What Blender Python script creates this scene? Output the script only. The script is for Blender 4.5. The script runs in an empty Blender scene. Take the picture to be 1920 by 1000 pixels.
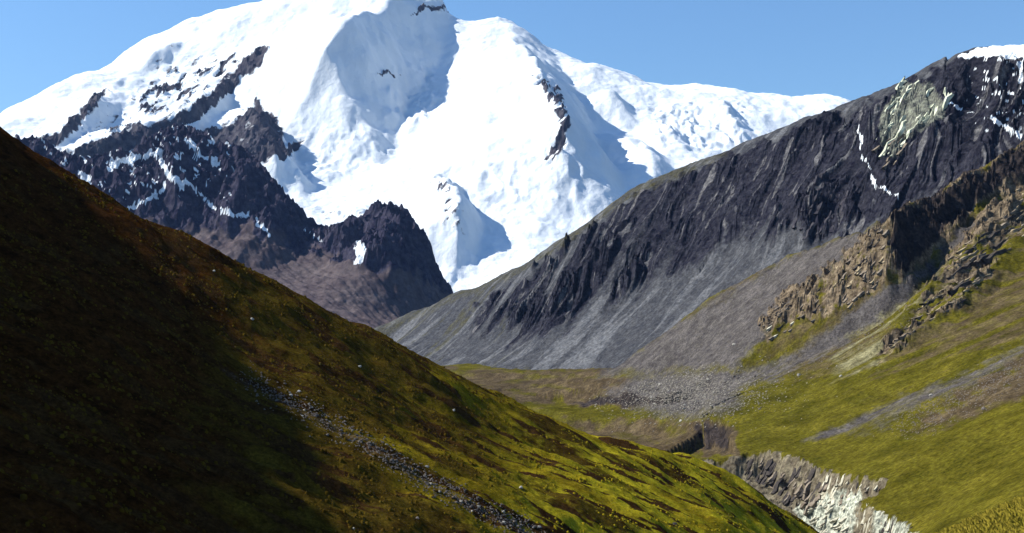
import bpy, math, random
import numpy as np
from mathutils import Vector

# ------------------------------------------------------------------ camera, sky, sun, exposure
SC = bpy.context.scene
COL = SC.collection
FPX = 2318.0                              # focal length in pixels of the 1920 wide photograph
PITCH = math.atan(160.0 / FPX)
cam_data = bpy.data.cameras.new('camera')
cam_data.sensor_width = 36.0
cam_data.lens = 36.0 * FPX / 1920.0
cam_data.clip_start = 0.5
cam_data.clip_end = 60000.0
cam = bpy.data.objects.new('camera', cam_data)
COL.objects.link(cam)
cam.rotation_euler = (math.radians(90) + PITCH, 0, 0)
SC.camera = cam

SUN_EL = math.radians(41.0)
SUN_BEHIND = math.radians(-6.0)           # straight from the left
SUN = np.array([-math.cos(SUN_BEHIND) * math.cos(SUN_EL), -math.sin(SUN_BEHIND) * math.cos(SUN_EL), math.sin(SUN_EL)])

world = bpy.data.worlds.new('World')
SC.world = world
world.use_nodes = True
wn = world.node_tree
sky = wn.nodes.new('ShaderNodeTexSky')
sky.sky_type = 'NISHITA'
sky.sun_disc = False
sky.sun_elevation = SUN_EL
sky.sun_rotation = math.atan2(SUN[0], SUN[1])
sky.altitude = 3000.0
sky.air_density = 2.0
sky.dust_density = 2.0
sky.ozone_density = 10.0
wn.links.new(sky.outputs[0], wn.nodes['Background'].inputs[0])
wn.nodes['Background'].inputs[1].default_value = 0.094

sun_data = bpy.data.lights.new('sun', 'SUN')
sun_data.energy = 5.0
sun_data.angle = math.radians(0.5)
sun_data.color = (1.0, 0.95, 0.86)
sun = bpy.data.objects.new('sun', sun_data)
COL.objects.link(sun)
sun.rotation_euler = Vector(SUN).to_track_quat('Z', 'Y').to_euler()

SC.view_settings.view_transform = 'Standard'
SC.view_settings.look = 'None'
SC.view_settings.gamma = 1.0
SC.view_settings.use_curve_mapping = False
SC.view_settings.exposure = 0.75
SC.cycles.max_bounces = 4
SC.cycles.diffuse_bounces = 1
SC.cycles.volume_bounces = 0

# ------------------------------------------------------------------ helpers: pixels and places
CP, SP = math.cos(PITCH), math.sin(PITCH)

def ray(px, py):
    u = (px - 960.0) / FPX
    v = (500.0 - py) / FPX
    dy = CP - v * SP
    return u / dy, (SP + v * CP) / dy      # x and z for every metre of y

def P(px, py, D):
    a, b = ray(px, py)
    return (a * D, D, b * D)

def proj(x, y, z):
    f = y * CP + z * SP
    up = -y * SP + z * CP
    return 960 + FPX * x / f, 500 - FPX * up / f

# ------------------------------------------------------------------ helpers: noise
def _hash(ix, iy, seed):
    h = (ix * 374761393 + iy * 668265263 + seed * 1442695041) & 0xffffffff
    h = ((h ^ (h >> 13)) * 1274126177) & 0xffffffff
    return h ^ (h >> 16)

def perlin(x, y, seed=0):
    x = np.asarray(x, float); y = np.asarray(y, float)
    ix = np.floor(x).astype(np.int64); iy = np.floor(y).astype(np.int64)
    fx = x - ix; fy = y - iy
    u = fx * fx * fx * (fx * (fx * 6 - 15) + 10)
    v = fy * fy * fy * (fy * (fy * 6 - 15) + 10)
    def g(dx, dy):
        a = (_hash(ix + dx, iy + dy, seed) & 1023) * (2 * math.pi / 1024)
        return np.cos(a) * (fx - dx) + np.sin(a) * (fy - dy)
    n0 = g(0, 0) * (1 - u) + g(1, 0) * u
    n1 = g(0, 1) * (1 - u) + g(1, 1) * u
    return (n0 * (1 - v) + n1 * v) * 1.5

def fbm(x, y, oct=5, seed=0, gain=0.5, lac=2.03):
    s = 0; a = 1.0
    for i in range(oct):
        s = s + a * perlin(x, y, seed + i * 17)
        x = x * lac + 13.7; y = y * lac - 7.1; a *= gain
    return s

def ridged(x, y, oct=5, seed=0, gain=0.55, lac=2.07):
    s = 0; a = 1.0; w = 1.0
    for i in range(oct):
        n = 1.0 - np.abs(perlin(x, y, seed + i * 31))
        n = n * n * w
        s = s + a * n
        w = np.clip(n * 1.6, 0, 1)
        x = x * lac + 5.3; y = y * lac + 9.9; a *= gain
    return s

def sstep(a, b, x):
    t = np.clip((x - a) / (b - a), 0, 1)
    return t * t * (3 - 2 * t)

# ------------------------------------------------------------------ helpers: surfaces through known places
class TPS:
    def __init__(self, pts, lam=0.0, s=1000.0):
        p = np.array(pts, float)
        self.s = s
        self.c = p[:, :2] / s
        n = len(p)
        A = np.zeros((n + 3, n + 3))
        A[:n, :n] = self._k(self.c[:, 0], self.c[:, 1]) + lam * np.eye(n)
        A[:n, n] = 1; A[:n, n + 1:] = self.c
        A[n, :n] = 1; A[n + 1:, :n] = self.c.T
        b = np.zeros(n + 3); b[:n] = p[:, 2]
        self.w = np.linalg.solve(A, b)
    def _k(self, x, y):
        d2 = (x[:, None] - self.c[None, :, 0]) ** 2 + (y[:, None] - self.c[None, :, 1]) ** 2
        return 0.5 * d2 * np.log(d2 + 1e-12)
    def __call__(self, x, y):
        x = np.asarray(x, float); y = np.asarray(y, float)
        sh = x.shape
        x = x.ravel() / self.s; y = y.ravel() / self.s
        out = np.empty_like(x)
        n = len(self.c)
        for i in range(0, len(x), 60000):
            k = self._k(x[i:i + 60000], y[i:i + 60000])
            out[i:i + 60000] = k @ self.w[:n] + self.w[n] + self.w[n + 1] * x[i:i + 60000] + self.w[n + 2] * y[i:i + 60000]
        return out.reshape(sh)

def hit(px, py, h, D0, D1, n=600, add=0.0):
    a, b = ray(px, py)
    D = np.geomspace(D0, D1, n)
    below = (b * D) < (h(a * D, D) + add)
    if not below.any():
        return None
    k = int(np.argmax(below))
    D = np.linspace(D[max(k - 1, 0)], D[k], 30)
    below = (b * D) < (h(a * D, D) + add)
    Dk = D[int(np.argmax(below))] if below.any() else D[-1]
    return (a * Dk, Dk, b * Dk)

def poly_dist(x, y, pts):
    """distance to a polyline, fraction along it in points, side (+1 on its left going along)"""
    best = np.full(x.shape, 1e18); tt = np.zeros(x.shape); side = np.zeros(x.shape)
    for i in range(len(pts) - 1):
        ax, ay = pts[i][:2]; bx, by = pts[i + 1][:2]
        ex, ey = bx - ax, by - ay
        L2 = ex * ex + ey * ey + 1e-9
        t = np.clip(((x - ax) * ex + (y - ay) * ey) / L2, 0, 1)
        qx = x - (ax + t * ex); qy = y - (ay + t * ey)
        d = qx * qx + qy * qy
        m = d < best
        best = np.where(m, d, best); tt = np.where(m, i + t, tt)
        side = np.where(m, np.sign(ex * qy - ey * qx), side)
    return np.sqrt(best), tt, side

def inside(x, y, poly):
    """signed distance to a closed polygon: positive inside"""
    c = np.zeros(x.shape, bool)
    n = len(poly)
    for i in range(n):
        x0, y0 = poly[i]; x1, y1 = poly[(i + 1) % n]
        if y0 == y1: continue
        m = ((y0 > y) != (y1 > y)) & (x < (x1 - x0) * (y - y0) / (y1 - y0) + x0)
        c ^= m
    d, _, _ = poly_dist(x, y, list(poly) + [poly[0]])
    return np.where(c, d, -d)

class Crest:
    """an uneven-sided ridge added to a surface: pts are (px, py, height); sl / sr the half widths in metres on either side"""
    def __init__(self, h, pts, wl, wr, D0, D1, pow_l=1.3, pow_r=1.0):
        w = []
        for px, py, hh in pts:
            q = hit(px, py, h, D0, D1, add=hh)
            if q is not None: w.append((q[0], q[1], hh))
        for _ in range(2 if len(w) > 2 else 0):          # an even run in plan
            w = [w[0]] + [tuple(0.25 * w[i - 1][k] + 0.5 * w[i][k] + 0.25 * w[i + 1][k] if k < 2 else w[i][k] for k in range(3)) for i in range(1, len(w) - 1)] + [w[-1]]
        if len(w) > 2 and w[0][1] > w[-1][1]:            # a spur keeps coming forward, it never hooks back
            for i in range(1, len(w)):
                k = 0.012 * w[0][1]
                if w[i][1] > w[i - 1][1] - k:
                    f = (w[i - 1][1] - k) / w[i][1]; w[i] = (w[i][0] * f, w[i][1] * f, w[i][2])
        self.p = w; self.wl = wl; self.wr = wr; self.pl = pow_l; self.pr = pow_r
    def __call__(self, x, y, jitter=0.0):
        if len(self.p) < 2: return np.zeros(x.shape)
        d, t, s = poly_dist(x, y, self.p)
        hh = np.interp(t, np.arange(len(self.p)), [q[2] for q in self.p])
        # going from far to near, the viewer's left is on the right hand of travel
        right = s > 0
        d = np.maximum(d + jitter, 0)
        a = np.clip(1 - d / self.wl, 0, 1) ** self.pl
        b = np.clip(1 - d / self.wr, 0, 1) ** self.pr
        return hh * np.where(right, b, a)

# ------------------------------------------------------------------ helpers: meshes
def polar(px0, px1, na, D0, D1, nd, power=None, extra_left=None, extra_right=None, more=()):
    pxs = np.linspace(px0, px1, na)
    for end in more:                                     # coarser columns beyond the frame
        pxs = np.concatenate([np.linspace(end, pxs[0], 30)[:-1], pxs]) if end < pxs[0] else np.concatenate([pxs, np.linspace(pxs[-1], end, 30)[1:]])
    az = np.arctan((pxs - 960.0) / FPX)
    if extra_left: az = np.concatenate([np.radians(np.linspace(extra_left[0], math.degrees(az[0]), extra_left[1], endpoint=False)), az])
    if extra_right: az = np.concatenate([az, np.radians(np.linspace(math.degrees(az[-1]), extra_right[0], extra_right[1] + 1)[1:])])
    D = np.geomspace(D0, D1, nd) if power is None else power(np.linspace(0, 1, nd))
    T, R = np.meshgrid(az, D)
    return R * np.tan(T) if extra_left is None and extra_right is None else R * np.sin(T), R if extra_left is None and extra_right is None else R * np.cos(T)

def sheet(name, X, Y, Z, mat, attrs=None, keep=None, label=None, kind='structure', facet=None):
    nr, nc = X.shape
    co = np.stack([X, Y, Z], -1).reshape(-1, 3)
    idx = np.arange(nr * nc).reshape(nr, nc)
    q = np.stack([idx[:-1, :-1], idx[:-1, 1:], idx[1:, 1:], idx[1:, :-1]], -1).reshape(-1, 4)
    if keep is not None:
        kf = (keep[:-1, :-1] & keep[:-1, 1:] & keep[1:, 1:] & keep[1:, :-1]).ravel()
        q = q[kf]
        used = np.zeros(nr * nc, bool); used[q.ravel()] = True
        remap = np.cumsum(used) - 1
        q = remap[q]; co = co[used]
    else:
        used = None
    me = bpy.data.meshes.new(name)
    me.vertices.add(len(co)); me.vertices.foreach_set('co', co.astype(np.float32).ravel())
    me.loops.add(q.size); me.loops.foreach_set('vertex_index', q.astype(np.int32).ravel())
    me.polygons.add(len(q))
    me.polygons.foreach_set('loop_start', np.arange(0, q.size, 4, dtype=np.int32))
    sm = np.ones(len(q), bool)
    if facet is not None:
        fa = facet.ravel()
        if used is not None: fa = fa[used]
        sm = fa[q[:, 0]] < 0.5
    me.polygons.foreach_set('use_smooth', sm)
    me.update(calc_edges=True)
    for k, v in (attrs or {}).items():
        v = np.broadcast_to(v, X.shape).ravel()
        if used is not None: v = v[used]
        a = me.attributes.new(k, 'FLOAT', 'POINT')
        a.data.foreach_set('value', np.clip(v, 0, 1).astype(np.float32))
    me.materials.append(mat)
    o = bpy.data.objects.new(name, me)
    COL.objects.link(o)
    o['kind'] = kind
    if label: o['label'] = label
    return o

def slope_of(h, x, y, e=4.0):
    zx = (h(x + e, y) - h(x - e, y)) / (2 * e)
    zy = (h(x, y + e) - h(x, y - e)) / (2 * e)
    return zx, zy

def grid_slope(X, Y, Z):
    """gradient of Z on a structured grid"""
    Xi, Xj = np.gradient(X); Yi, Yj = np.gradient(Y); Zi, Zj = np.gradient(Z)
    det = Xi * Yj - Xj * Yi + 1e-12
    return (Zi * Yj - Zj * Yi) / det, (Xi * Zj - Xj * Zi) / det

# ------------------------------------------------------------------ helpers: materials
def terrain_mat(name, base, layers, bump=None, rough=0.95, grain=None):
    """base: (colour a, colour b, noise scale); layers: (attribute, colour a, colour b, noise scale, edge softness)"""
    m = bpy.data.materials.new(name); m.use_nodes = True
    nt = m.node_tree; N = nt.nodes; L = nt.links
    bs = N['Principled BSDF']
    bs.inputs['Roughness'].default_value = rough
    bs.inputs['Specular IOR Level'].default_value = 0.3 if rough < 0.5 else 0.0
    geo = N.new('ShaderNodeNewGeometry')
    def tone(a, b, scale, stretch=None):
        vec = geo.outputs['Position']
        if stretch:
            mp = N.new('ShaderNodeMapping'); mp.inputs['Scale'].default_value = stretch[0]; mp.inputs['Rotation'].default_value = stretch[1]
            L.new(vec, mp.inputs['Vector']); vec = mp.outputs[0]
        t = N.new('ShaderNodeTexNoise'); t.inputs['Scale'].default_value = scale; t.inputs['Detail'].default_value = 6; t.inputs['Roughness'].default_value = 0.65
        L.new(vec, t.inputs['Vector'])
        r = N.new('ShaderNodeMapRange'); r.inputs['From Min'].default_value = 0.33; r.inputs['From Max'].default_value = 0.67
        L.new(t.outputs['Fac'], r.inputs['Value'])
        x = N.new('ShaderNodeMix'); x.data_type = 'RGBA'
        x.inputs['A'].default_value = (*a, 1); x.inputs['B'].default_value = (*b, 1)
        L.new(r.outputs[0], x.inputs['Factor'])
        return x.outputs['Result']
    cur = tone(*base)
    for lay in layers:
        attr, a, b, sc, soft = lay[:5]
        c = tone(a, b, sc, lay[5] if len(lay) > 5 else None)
        at = N.new('ShaderNodeAttribute'); at.attribute_name = attr
        t = N.new('ShaderNodeTexNoise'); t.inputs['Scale'].default_value = sc * 1.7; t.inputs['Detail'].default_value = 5
        L.new(geo.outputs['Position'], t.inputs['Vector'])
        ad = N.new('ShaderNodeMath'); ad.operation = 'MULTIPLY_ADD'; ad.inputs[1].default_value = 0.9; 
        L.new(t.outputs['Fac'], ad.inputs[0]); L.new(at.outputs['Fac'], ad.inputs[2])
        r = N.new('ShaderNodeMapRange'); r.inputs['From Min'].default_value = 0.95 - soft; r.inputs['From Max'].default_value = 0.95 + soft
        L.new(ad.outputs[0], r.inputs['Value'])
        x = N.new('ShaderNodeMix'); x.data_type = 'RGBA'
        L.new(r.outputs[0], x.inputs['Factor']); L.new(cur, x.inputs['A']); L.new(c, x.inputs['B'])
        cur = x.outputs['Result']
    for gs, g0, g1 in (grain or []):
        t = N.new('ShaderNodeTexNoise'); t.inputs['Scale'].default_value = gs; t.inputs['Detail'].default_value = 4; t.inputs['Roughness'].default_value = 0.75
        L.new(geo.outputs['Position'], t.inputs['Vector'])
        r = N.new('ShaderNodeMapRange'); r.inputs['From Min'].default_value = 0.36; r.inputs['From Max'].default_value = 0.64
        r.inputs['To Min'].default_value = g0; r.inputs['To Max'].default_value = g1
        L.new(t.outputs['Fac'], r.inputs['Value'])
        x = N.new('ShaderNodeMix'); x.data_type = 'RGBA'; x.blend_type = 'MULTIPLY'; x.inputs['Factor'].default_value = 1.0
        L.new(cur, x.inputs['A']); L.new(r.outputs[0], x.inputs['B'])
        cur = x.outputs['Result']
    L.new(cur, bs.inputs['Base Color'])
    if bump:
        t = N.new('ShaderNodeTexNoise'); t.inputs['Scale'].default_value = bump[0]; t.inputs['Detail'].default_value = 7; t.inputs['Roughness'].default_value = 0.7
        L.new(geo.outputs['Position'], t.inputs['Vector'])
        bp = N.new('ShaderNodeBump'); bp.inputs['Distance'].default_value = bump[1]; bp.inputs['Strength'].default_value = bump[2]
        L.new(t.outputs['Fac'], bp.inputs['Height']); L.new(bp.outputs[0], bs.inputs['Normal'])
    return m

SNOW_A, SNOW_B = (0.68, 0.73, 0.76), (0.78, 0.82, 0.84)
SLATE_A, SLATE_B = (0.030, 0.029, 0.040), (0.085, 0.082, 0.095)
SCREE_A, SCREE_B = (0.10, 0.10, 0.105), (0.16, 0.16, 0.155)
BROWN_A, BROWN_B = (0.040, 0.029, 0.020), (0.20, 0.155, 0.10)
PALE_A, PALE_B = (0.26, 0.26, 0.20), (0.50, 0.50, 0.40)
GRASS_A, GRASS_B = (0.047, 0.044, 0.005), (0.093, 0.080, 0.010)
HEATH_A, HEATH_B = (0.045, 0.032, 0.018), (0.095, 0.072, 0.040)
DRY_SHADE_A, DRY_SHADE_B = (0.023, 0.012, 0.003), (0.077, 0.053, 0.007)  # dry turf, toned down for the hill's painted shade

# ------------------------------------------------------------------ snow mountain
def snow_depth(py):
    return np.interp(py, [-40, 0, 100, 200, 300, 400, 540, 640], [9250, 9000, 8400, 7700, 7000, 6300, 5500, 5000])

def build_snow_mountain():
    sky_line = [(-150, 320), (-60, 268), (0, 230), (90, 175), (160, 150), (205, 125), (240, 98), (300, 62), (400, 30), (500, 8), (600, -15), (700, -32),
                (775, -40), (815, -12), (835, 22), (850, 62), (885, 62), (945, 45), (985, 70), (1020, 95), (1060, 108), (1130, 133), (1210, 165), (1300, 170), (1390, 184),
                (1470, 182), (1540, 182), (1620, 215), (1750, 240)]
    pts = []
    for px, py in sky_line:
        D = 9000 - 0.0 * px
        if px < 240: D = np.interp(px, [-150, 240], [7600, 8700])
        if px > 860: D = np.interp(px, [860, 1050, 1750], [8900, 8700, 8600])
        p = P(px, py, D); pts.append(p)
        pts.append((p[0] * 1.08, p[1] + 700, p[2] - 330))
    for px in range(-100, 1700, 130):
        for py in (120, 200, 290, 390, 480, 560):
            line = np.interp(px, [s[0] for s in sky_line], [s[1] for s in sky_line])
            if py < line + 60: continue
            D = snow_depth(py)
            if px < 400: D -= (400 - px) * 1.2
            if px > 1100: D += min((px - 1100) * 0.8, 300)
            pts.append(P(px, py, D))
    base = TPS(pts, lam=2e-4)
    cr = []
    def crest(pts, wl, wr, **k): cr.append(Crest(base, pts, wl, wr, 4500, 10500, **k))
    crest([(775, -38, 60), (735, -8, 380), (690, 18, 520), (640, 60, 560), (605, 108, 480), (585, 140, 260), (555, 170, 110), (520, 190, 30)], 1700, 400)
    crest([(945, 46, 60), (1000, 95, 330), (1020, 145, 420), (1050, 195, 400), (1066, 240, 330), (1058, 290, 230), (1040, 345, 130), (1020, 400, 50), (1005, 450, 5)], 900, 320)
    crest([(800, 318, 40), (835, 328, 140), (856, 365, 190), (866, 405, 180), (866, 440, 130), (858, 480, 40)], 420, 130)
    crest([(450, 205, 120), (490, 205, 220), (520, 240, 260), (535, 275, 260), (520, 320, 140), (505, 345, 20)], 420, 170)
    crest([(505, 85, 60), (470, 118, 140), (420, 160, 170), (350, 205, 180), (270, 240, 180), (190, 270, 150), (130, 290, 60)], 500, 150)
    crest([(215, 165, 40), (180, 190, 110), (150, 225, 130), (100, 260, 120), (60, 275, 40)], 350, 120)
    crest([(355, 75, 20), (320, 80, 110), (285, 100, 110), (265, 115, 30)], 250, 130)
    crest([(640, 20, 20), (600, 35, 120), (580, 60, 100)], 260, 140)
    crest([(520, 55, 20), (490, 70, 90), (478, 90, 30)], 250, 140)
    crest([(735, 108, 20), (760, 130, 90), (820, 120, 60)], 200, 110)
    crest([(520, 140, 10), (560, 150, 100), (620, 185, 130), (690, 240, 90)], 300, 200)
    crest([(1100, 112, 20), (1150, 165, 100), (1170, 185, 70)], 200, 130)
    crest([(1130, 245, 10), (1180, 262, 110), (1215, 290, 90)], 260, 160)
    crest([(1320, 185, 10), (1370, 205, 70), (1385, 235, 60)], 200, 110)
    crest([(1220, 225, 10), (1265, 238, 70), (1275, 262, 40)], 180, 100)
    crest([(640, 390, 10), (680, 405, 70), (760, 420, 60)], 160, 120)
    X, Y = polar(-120, 1660, 610, 5000, 9900, 580, power=lambda t: 5000 + 4900 * t)
    Z = base(X, Y)
    jit = 60 * fbm(X / 330, Y / 330, 4, 5)
    A = np.zeros_like(Z); steep = np.zeros_like(Z)
    for c in cr:
        a = c(X, Y, jit)
        A = np.maximum(A, a)
    for _ in range(4):
        A[1:-1, 1:-1] = (A[1:-1, 1:-1] * 2 + A[:-2, 1:-1] + A[2:, 1:-1] + A[1:-1, :-2] + A[1:-1, 2:]) / 6
    Z = Z + A
    px, py = proj(X, Y, Z)
    # rough rock and ice relief
    soft = fbm(X / 420, Y / 420, 5, 11) * 34 + fbm(X / 640, Y / 460, 2, 12) * 30
    Z = Z + soft
    gx, gy = grid_slope(X, Y, Z)
    sl = np.hypot(gx, gy)
    px, py = proj(X, Y, Z)
    n1 = fbm(px / 34, py / 26, 5, 21); wx = px + 9 * n1; wy = py + 7 * fbm(px / 30, py / 22, 4, 29)
    def reg(poly, f=10): return sstep(-f, f, inside(wx, wy, poly))
    rock = np.zeros_like(Z)
    A1 = reg([(508, 82), (486, 125), (430, 172), (380, 214), (330, 244), (270, 270), (215, 300), (140, 300), (140, 282), (205, 256), (270, 236), (335, 214), (395, 176), (445, 128), (485, 90)], 6)
    B1 = reg([(190, 250), (260, 175), (330, 120), (480, 96), (440, 145), (330, 212), (200, 262), (140, 285), (120, 275)], 30)
    C1 = reg([(205, 172), (165, 222), (120, 268), (80, 285), (60, 272), (105, 250), (148, 212), (180, 178)], 7)
    D1 = reg([(480, 185), (520, 225), (538, 285), (500, 300), (440, 320), (330, 300), (350, 262), (385, 238), (440, 232)], 7)
    E1 = reg([(572, 258), (560, 282), (525, 303), (515, 292), (545, 270)], 4)
    G1 = reg([(1000, 142), (1030, 150), (1062, 188), (1076, 240), (1050, 292), (1016, 308), (1030, 275), (1046, 240), (1040, 205), (1012, 165)], 6)
    H1 = reg([(795, 325), (840, 322), (862, 400), (872, 440), (840, 430), (800, 360)], 14)
    F1 = reg([(770, 28), (796, 12), (834, 14), (838, 24), (805, 19), (785, 28)], 3)
    I1 = reg([(704, 140), (730, 136), (752, 141), (712, 144)], 2)
    J1 = reg([(600, 395), (760, 400), (800, 440), (700, 425), (610, 415)], 10)
    lower = reg([(-120, 260), (60, 275), (180, 295), (340, 275), (470, 320), (520, 350), (560, 420), (650, 470), (800, 520), (820, 640), (-120, 640)], 12)
    sp = fbm((-0.8 * px + 0.6 * py) / 30, (0.6 * px + 0.8 * py) / 8, 5, 41) + 0.35 * fbm(px / 45, py / 30, 2, 42)
    rock = np.maximum.reduce([A1 * (1.15 + 0.2 * n1), B1 * sstep(0.02, 0.40, sp) * 0.95, C1 * (0.95 + 0.4 * n1), D1 * (0.9 + 0.3 * n1), E1, G1 * sstep(-0.3, 0.1, sp), H1 * sstep(0.05, 0.35, sp) * 0.7,
                              F1, I1, J1 * sstep(0.1, 0.4, sp) * 0.5, lower * (0.75 + 0.7 * n1)])
    sc_ = sstep(0.30, 0.55, fbm(px / 22, py / 9, 4, 57)) * sstep(0.9, 1.3, sl) * 0.5
    rock = np.maximum(rock, sc_ * sstep(560, 300, px))
    rel = ridged(X / 130, Y / 130, 5, 3) - 0.9
    Z = Z + np.clip(rock, 0, 1) * rel * 38 + fbm(X / 60, Y / 60, 4, 77) * (2.6 + 2 * np.clip(rock, 0, 1))
    ser = np.maximum(reg([(735, 125), (800, 120), (830, 190), (790, 245), (745, 220), (720, 160)], 12), reg([(1215, 205), (1300, 190), (1400, 190), (1400, 280), (1290, 275), (1230, 260)], 14))
    ser = np.maximum(ser, 0.7 * reg([(590, 390), (700, 385), (800, 420), (790, 450), (640, 415)], 10))
    ser = np.maximum(ser, 0.6 * reg([(540, 240), (700, 235), (740, 280), (640, 340), (520, 345)], 25))
    ser = np.maximum(ser, 0.55 * reg([(900, 300), (1000, 280), (1120, 300), (1100, 380), (960, 400), (880, 350)], 25))
    Z = Z + ser * 18 * (ridged(X / 85, Y / 110, 4, 14) - 0.9)
    # crevassed ice on the steeper snow
    cre = ridged(X / 90 + fbm(X / 200, Y / 200, 2, 9), Y / 45, 3, 15) - 0.8
    Z = Z + cre * 1.2 * sstep(0.65, 0.95, sl) * (1 - np.clip(rock, 0, 1))
    mat = terrain_mat('snow_and_dark_rock', (SNOW_A, SNOW_B, 0.004), [('rock', (0.028, 0.026, 0.040), (0.10, 0.095, 0.105), 0.02, 0.12)], bump=(0.03, 14.0, 0.5), rough=0.8)
    
    px, py = proj(X, Y, Z)
    keep = (py < np.interp(px, [-120, 0, 60, 330, 510, 620, 745, 825, 850, 1150, 1500, 1660], [340, 340, 330, 330, 410, 520, 500, 600, 600, 440, 290, 230]) + 15) & (Y < 9700)
    return sheet('snow_mountain', X, Y, Z, mat, {'rock': rock * 0.95}, keep=keep, facet=rock, label='tall snow mountain with a glacier bowl and dark rock ribs')

# ------------------------------------------------------------------ dark rocky buttress below the glacier
def build_buttress():
    crest_l = [(-140, 330, 5200), (-40, 300, 5200), (60, 275, 5250), (110, 290, 5200), (170, 308, 5150), (250, 290, 5250), (330, 268, 5350), (400, 285, 5350), (455, 308, 5300), (510, 345, 5200), (550, 395, 5080), (585, 425, 5000),
               (620, 445, 4950), (650, 428, 5000), (700, 410, 5050), (745, 414, 5050), (782, 450, 4980), (812, 482, 4930), (824, 508, 4900), (826, 552, 4800), (835, 575, 4750)]
    pts = []
    for px, py, D in crest_l:
        p = P(px, py, D); pts.append(p)
        pts.append((p[0] + 60, p[1] + 420, p[2] - 420))
    for px, py, D in [(100, 400, 4700), (250, 400, 4800), (400, 400, 4850), (500, 430, 4800), (300, 480, 4500), (450, 500, 4500), (560, 500, 4600), (640, 500, 4650), (700, 500, 4680), (760, 510, 4720),
                      (520, 560, 4200), (620, 560, 4200), (700, 570, 4280), (780, 560, 4500), (700, 620, 3900), (600, 650, 3700), (760, 600, 4300), (800, 590, 4500), (200, 520, 4300), (400, 600, 3900), (100, 600, 3900), (-300, 420, 4800), (-300, 600, 3900), (-500, 400, 4800), (600, 705, 2700), (300, 715, 2500), (0, 725, 2400), (-300, 735, 2300), (-500, 740, 2300), (760, 700, 3000), (880, 690, 3200), (860, 580, 4700),
                      (900, 600, 4600)]:
        pts.append(P(px, py, D))
    base = TPS(pts, lam=1e-4)
    cr = [Crest(base, q, a, b, 3400, 6200) for q, a, b in (
        ([(742, 414, 60), (722, 440, 150), (700, 470, 150), (690, 510, 60)], 260, 230),
        ([(655, 425, 40), (640, 450, 90), (628, 480, 40)], 200, 120),
        ([(470, 312, 40), (455, 350, 130), (440, 390, 120), (420, 430, 30)], 220, 160),
        ([(330, 270, 40), (315, 310, 130), (335, 350, 130), (330, 400, 40)], 200, 150),
        ([(180, 308, 40), (200, 340, 100), (230, 370, 80)], 180, 130),
        ([(262, 300, 30), (255, 340, 100), (285, 390, 80)], 160, 120),
        ([(540, 385, 30), (520, 420, 90), (470, 450, 60)], 180, 120))]
    X, Y = polar(-70, 900, 410, 2300, 5600, 400, power=lambda t: np.interp(t, [0, 0.1, 1], [2300, 3500, 5600]), more=(-500,))
    Z = base(X, Y)
    jit = 25 * fbm(X / 120, Y / 120, 4, 6)
    A = np.zeros_like(Z)
    for c in cr: A = np.maximum(A, c(X, Y, jit))
    Z = Z + A
    px, py = proj(X, Y, Z)
    n1 = fbm(px / 30, py / 24, 4, 22)
    top = np.interp(px, [c[0] for c in crest_l], [c[1] for c in crest_l])
    low = py - np.interp(px, [100, 400, 520, 560, 620, 700, 780, 830], [420, 430, 440, 470, 480, 500, 520, 560])
    talus = sstep(-25, 25, low + 22 * n1)
    rel = ridged(X / 110, Y / 110, 5, 33) - 0.9
    st = fbm((X * 0.8 + Y * 0.6) / 25, (X * 0.6 - Y * 0.8) / 160, 4, 91)
    Z = Z + (1 - talus) * rel * 40 + talus * st * 7 + fbm(X / 50, Y / 50, 4, 78) * 5
    px, py = proj(X, Y, Z)
    wx = px + 6 * fbm(px / 14, py / 14, 4, 61); wy = py + 6 * fbm(px / 14, py / 14, 4, 62)
    def streak(q, w): return sstep(w, w * 0.3, poly_dist(wx, wy, q)[0])
    snow = np.maximum.reduce([streak([(205, 310), (240, 300), (300, 285)], 10), streak([(350, 262), (375, 290), (410, 310)], 6), streak([(300, 300), (320, 335), (350, 345)], 7),
                              streak([(370, 360), (400, 390), (450, 402)], 5), streak([(425, 400), (470, 405)], 7), streak([(478, 412), (505, 440)], 5), streak([(675, 462), (672, 490)], 15),
                              streak([(230, 400), (285, 370), (310, 350)], 6), streak([(570, 430), (600, 450)], 3), streak([(150, 325), (165, 345)], 7),
                              sstep(0.35, 0.6, fbm((px + py) / 34, (py - px) / 9, 4, 71)) * sstep(420, 350, py) * sstep(480, 400, px) * 0.85])
    mat = terrain_mat('dark_rock_and_talus', ((0.014, 0.013, 0.030), (0.062, 0.058, 0.078), 0.03),
                      [('talus', (0.055, 0.043, 0.048), (0.105, 0.086, 0.085), 0.012, 0.15), ('snow', SNOW_A, SNOW_B, 0.01, 0.1)], bump=(0.04, 9.0, 0.6), grain=[(0.05, 0.72, 1.25)])
    keep = Y < 5580
    return sheet('rock_buttress', X, Y, Z, mat, {'talus': talus, 'snow': snow}, keep=keep, facet=1 - talus, label='dark rock buttress streaked with snow below the glacier')

# ------------------------------------------------------------------ right-hand mountain
RM_LINE = [(700, 628, 3700), (715, 620, 3600), (780, 582, 3440), (850, 550, 3300), (950, 510, 3080), (1050, 450, 2900), (1150, 380, 2750), (1200, 346, 2690), (1300, 305, 2590), (1400, 265, 2500), (1500, 225, 2400),
           (1600, 188, 2300), (1680, 158, 2220), (1740, 130, 2160), (1800, 102, 2100), (1850, 94, 2060), (1920, 90, 2000), (2010, 60, 1950), (2120, 30, 1900), (2500, -60, 1850)]
ES = np.array([-0.597, 0.802]); ET = np.array([-0.802, -0.597])

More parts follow.
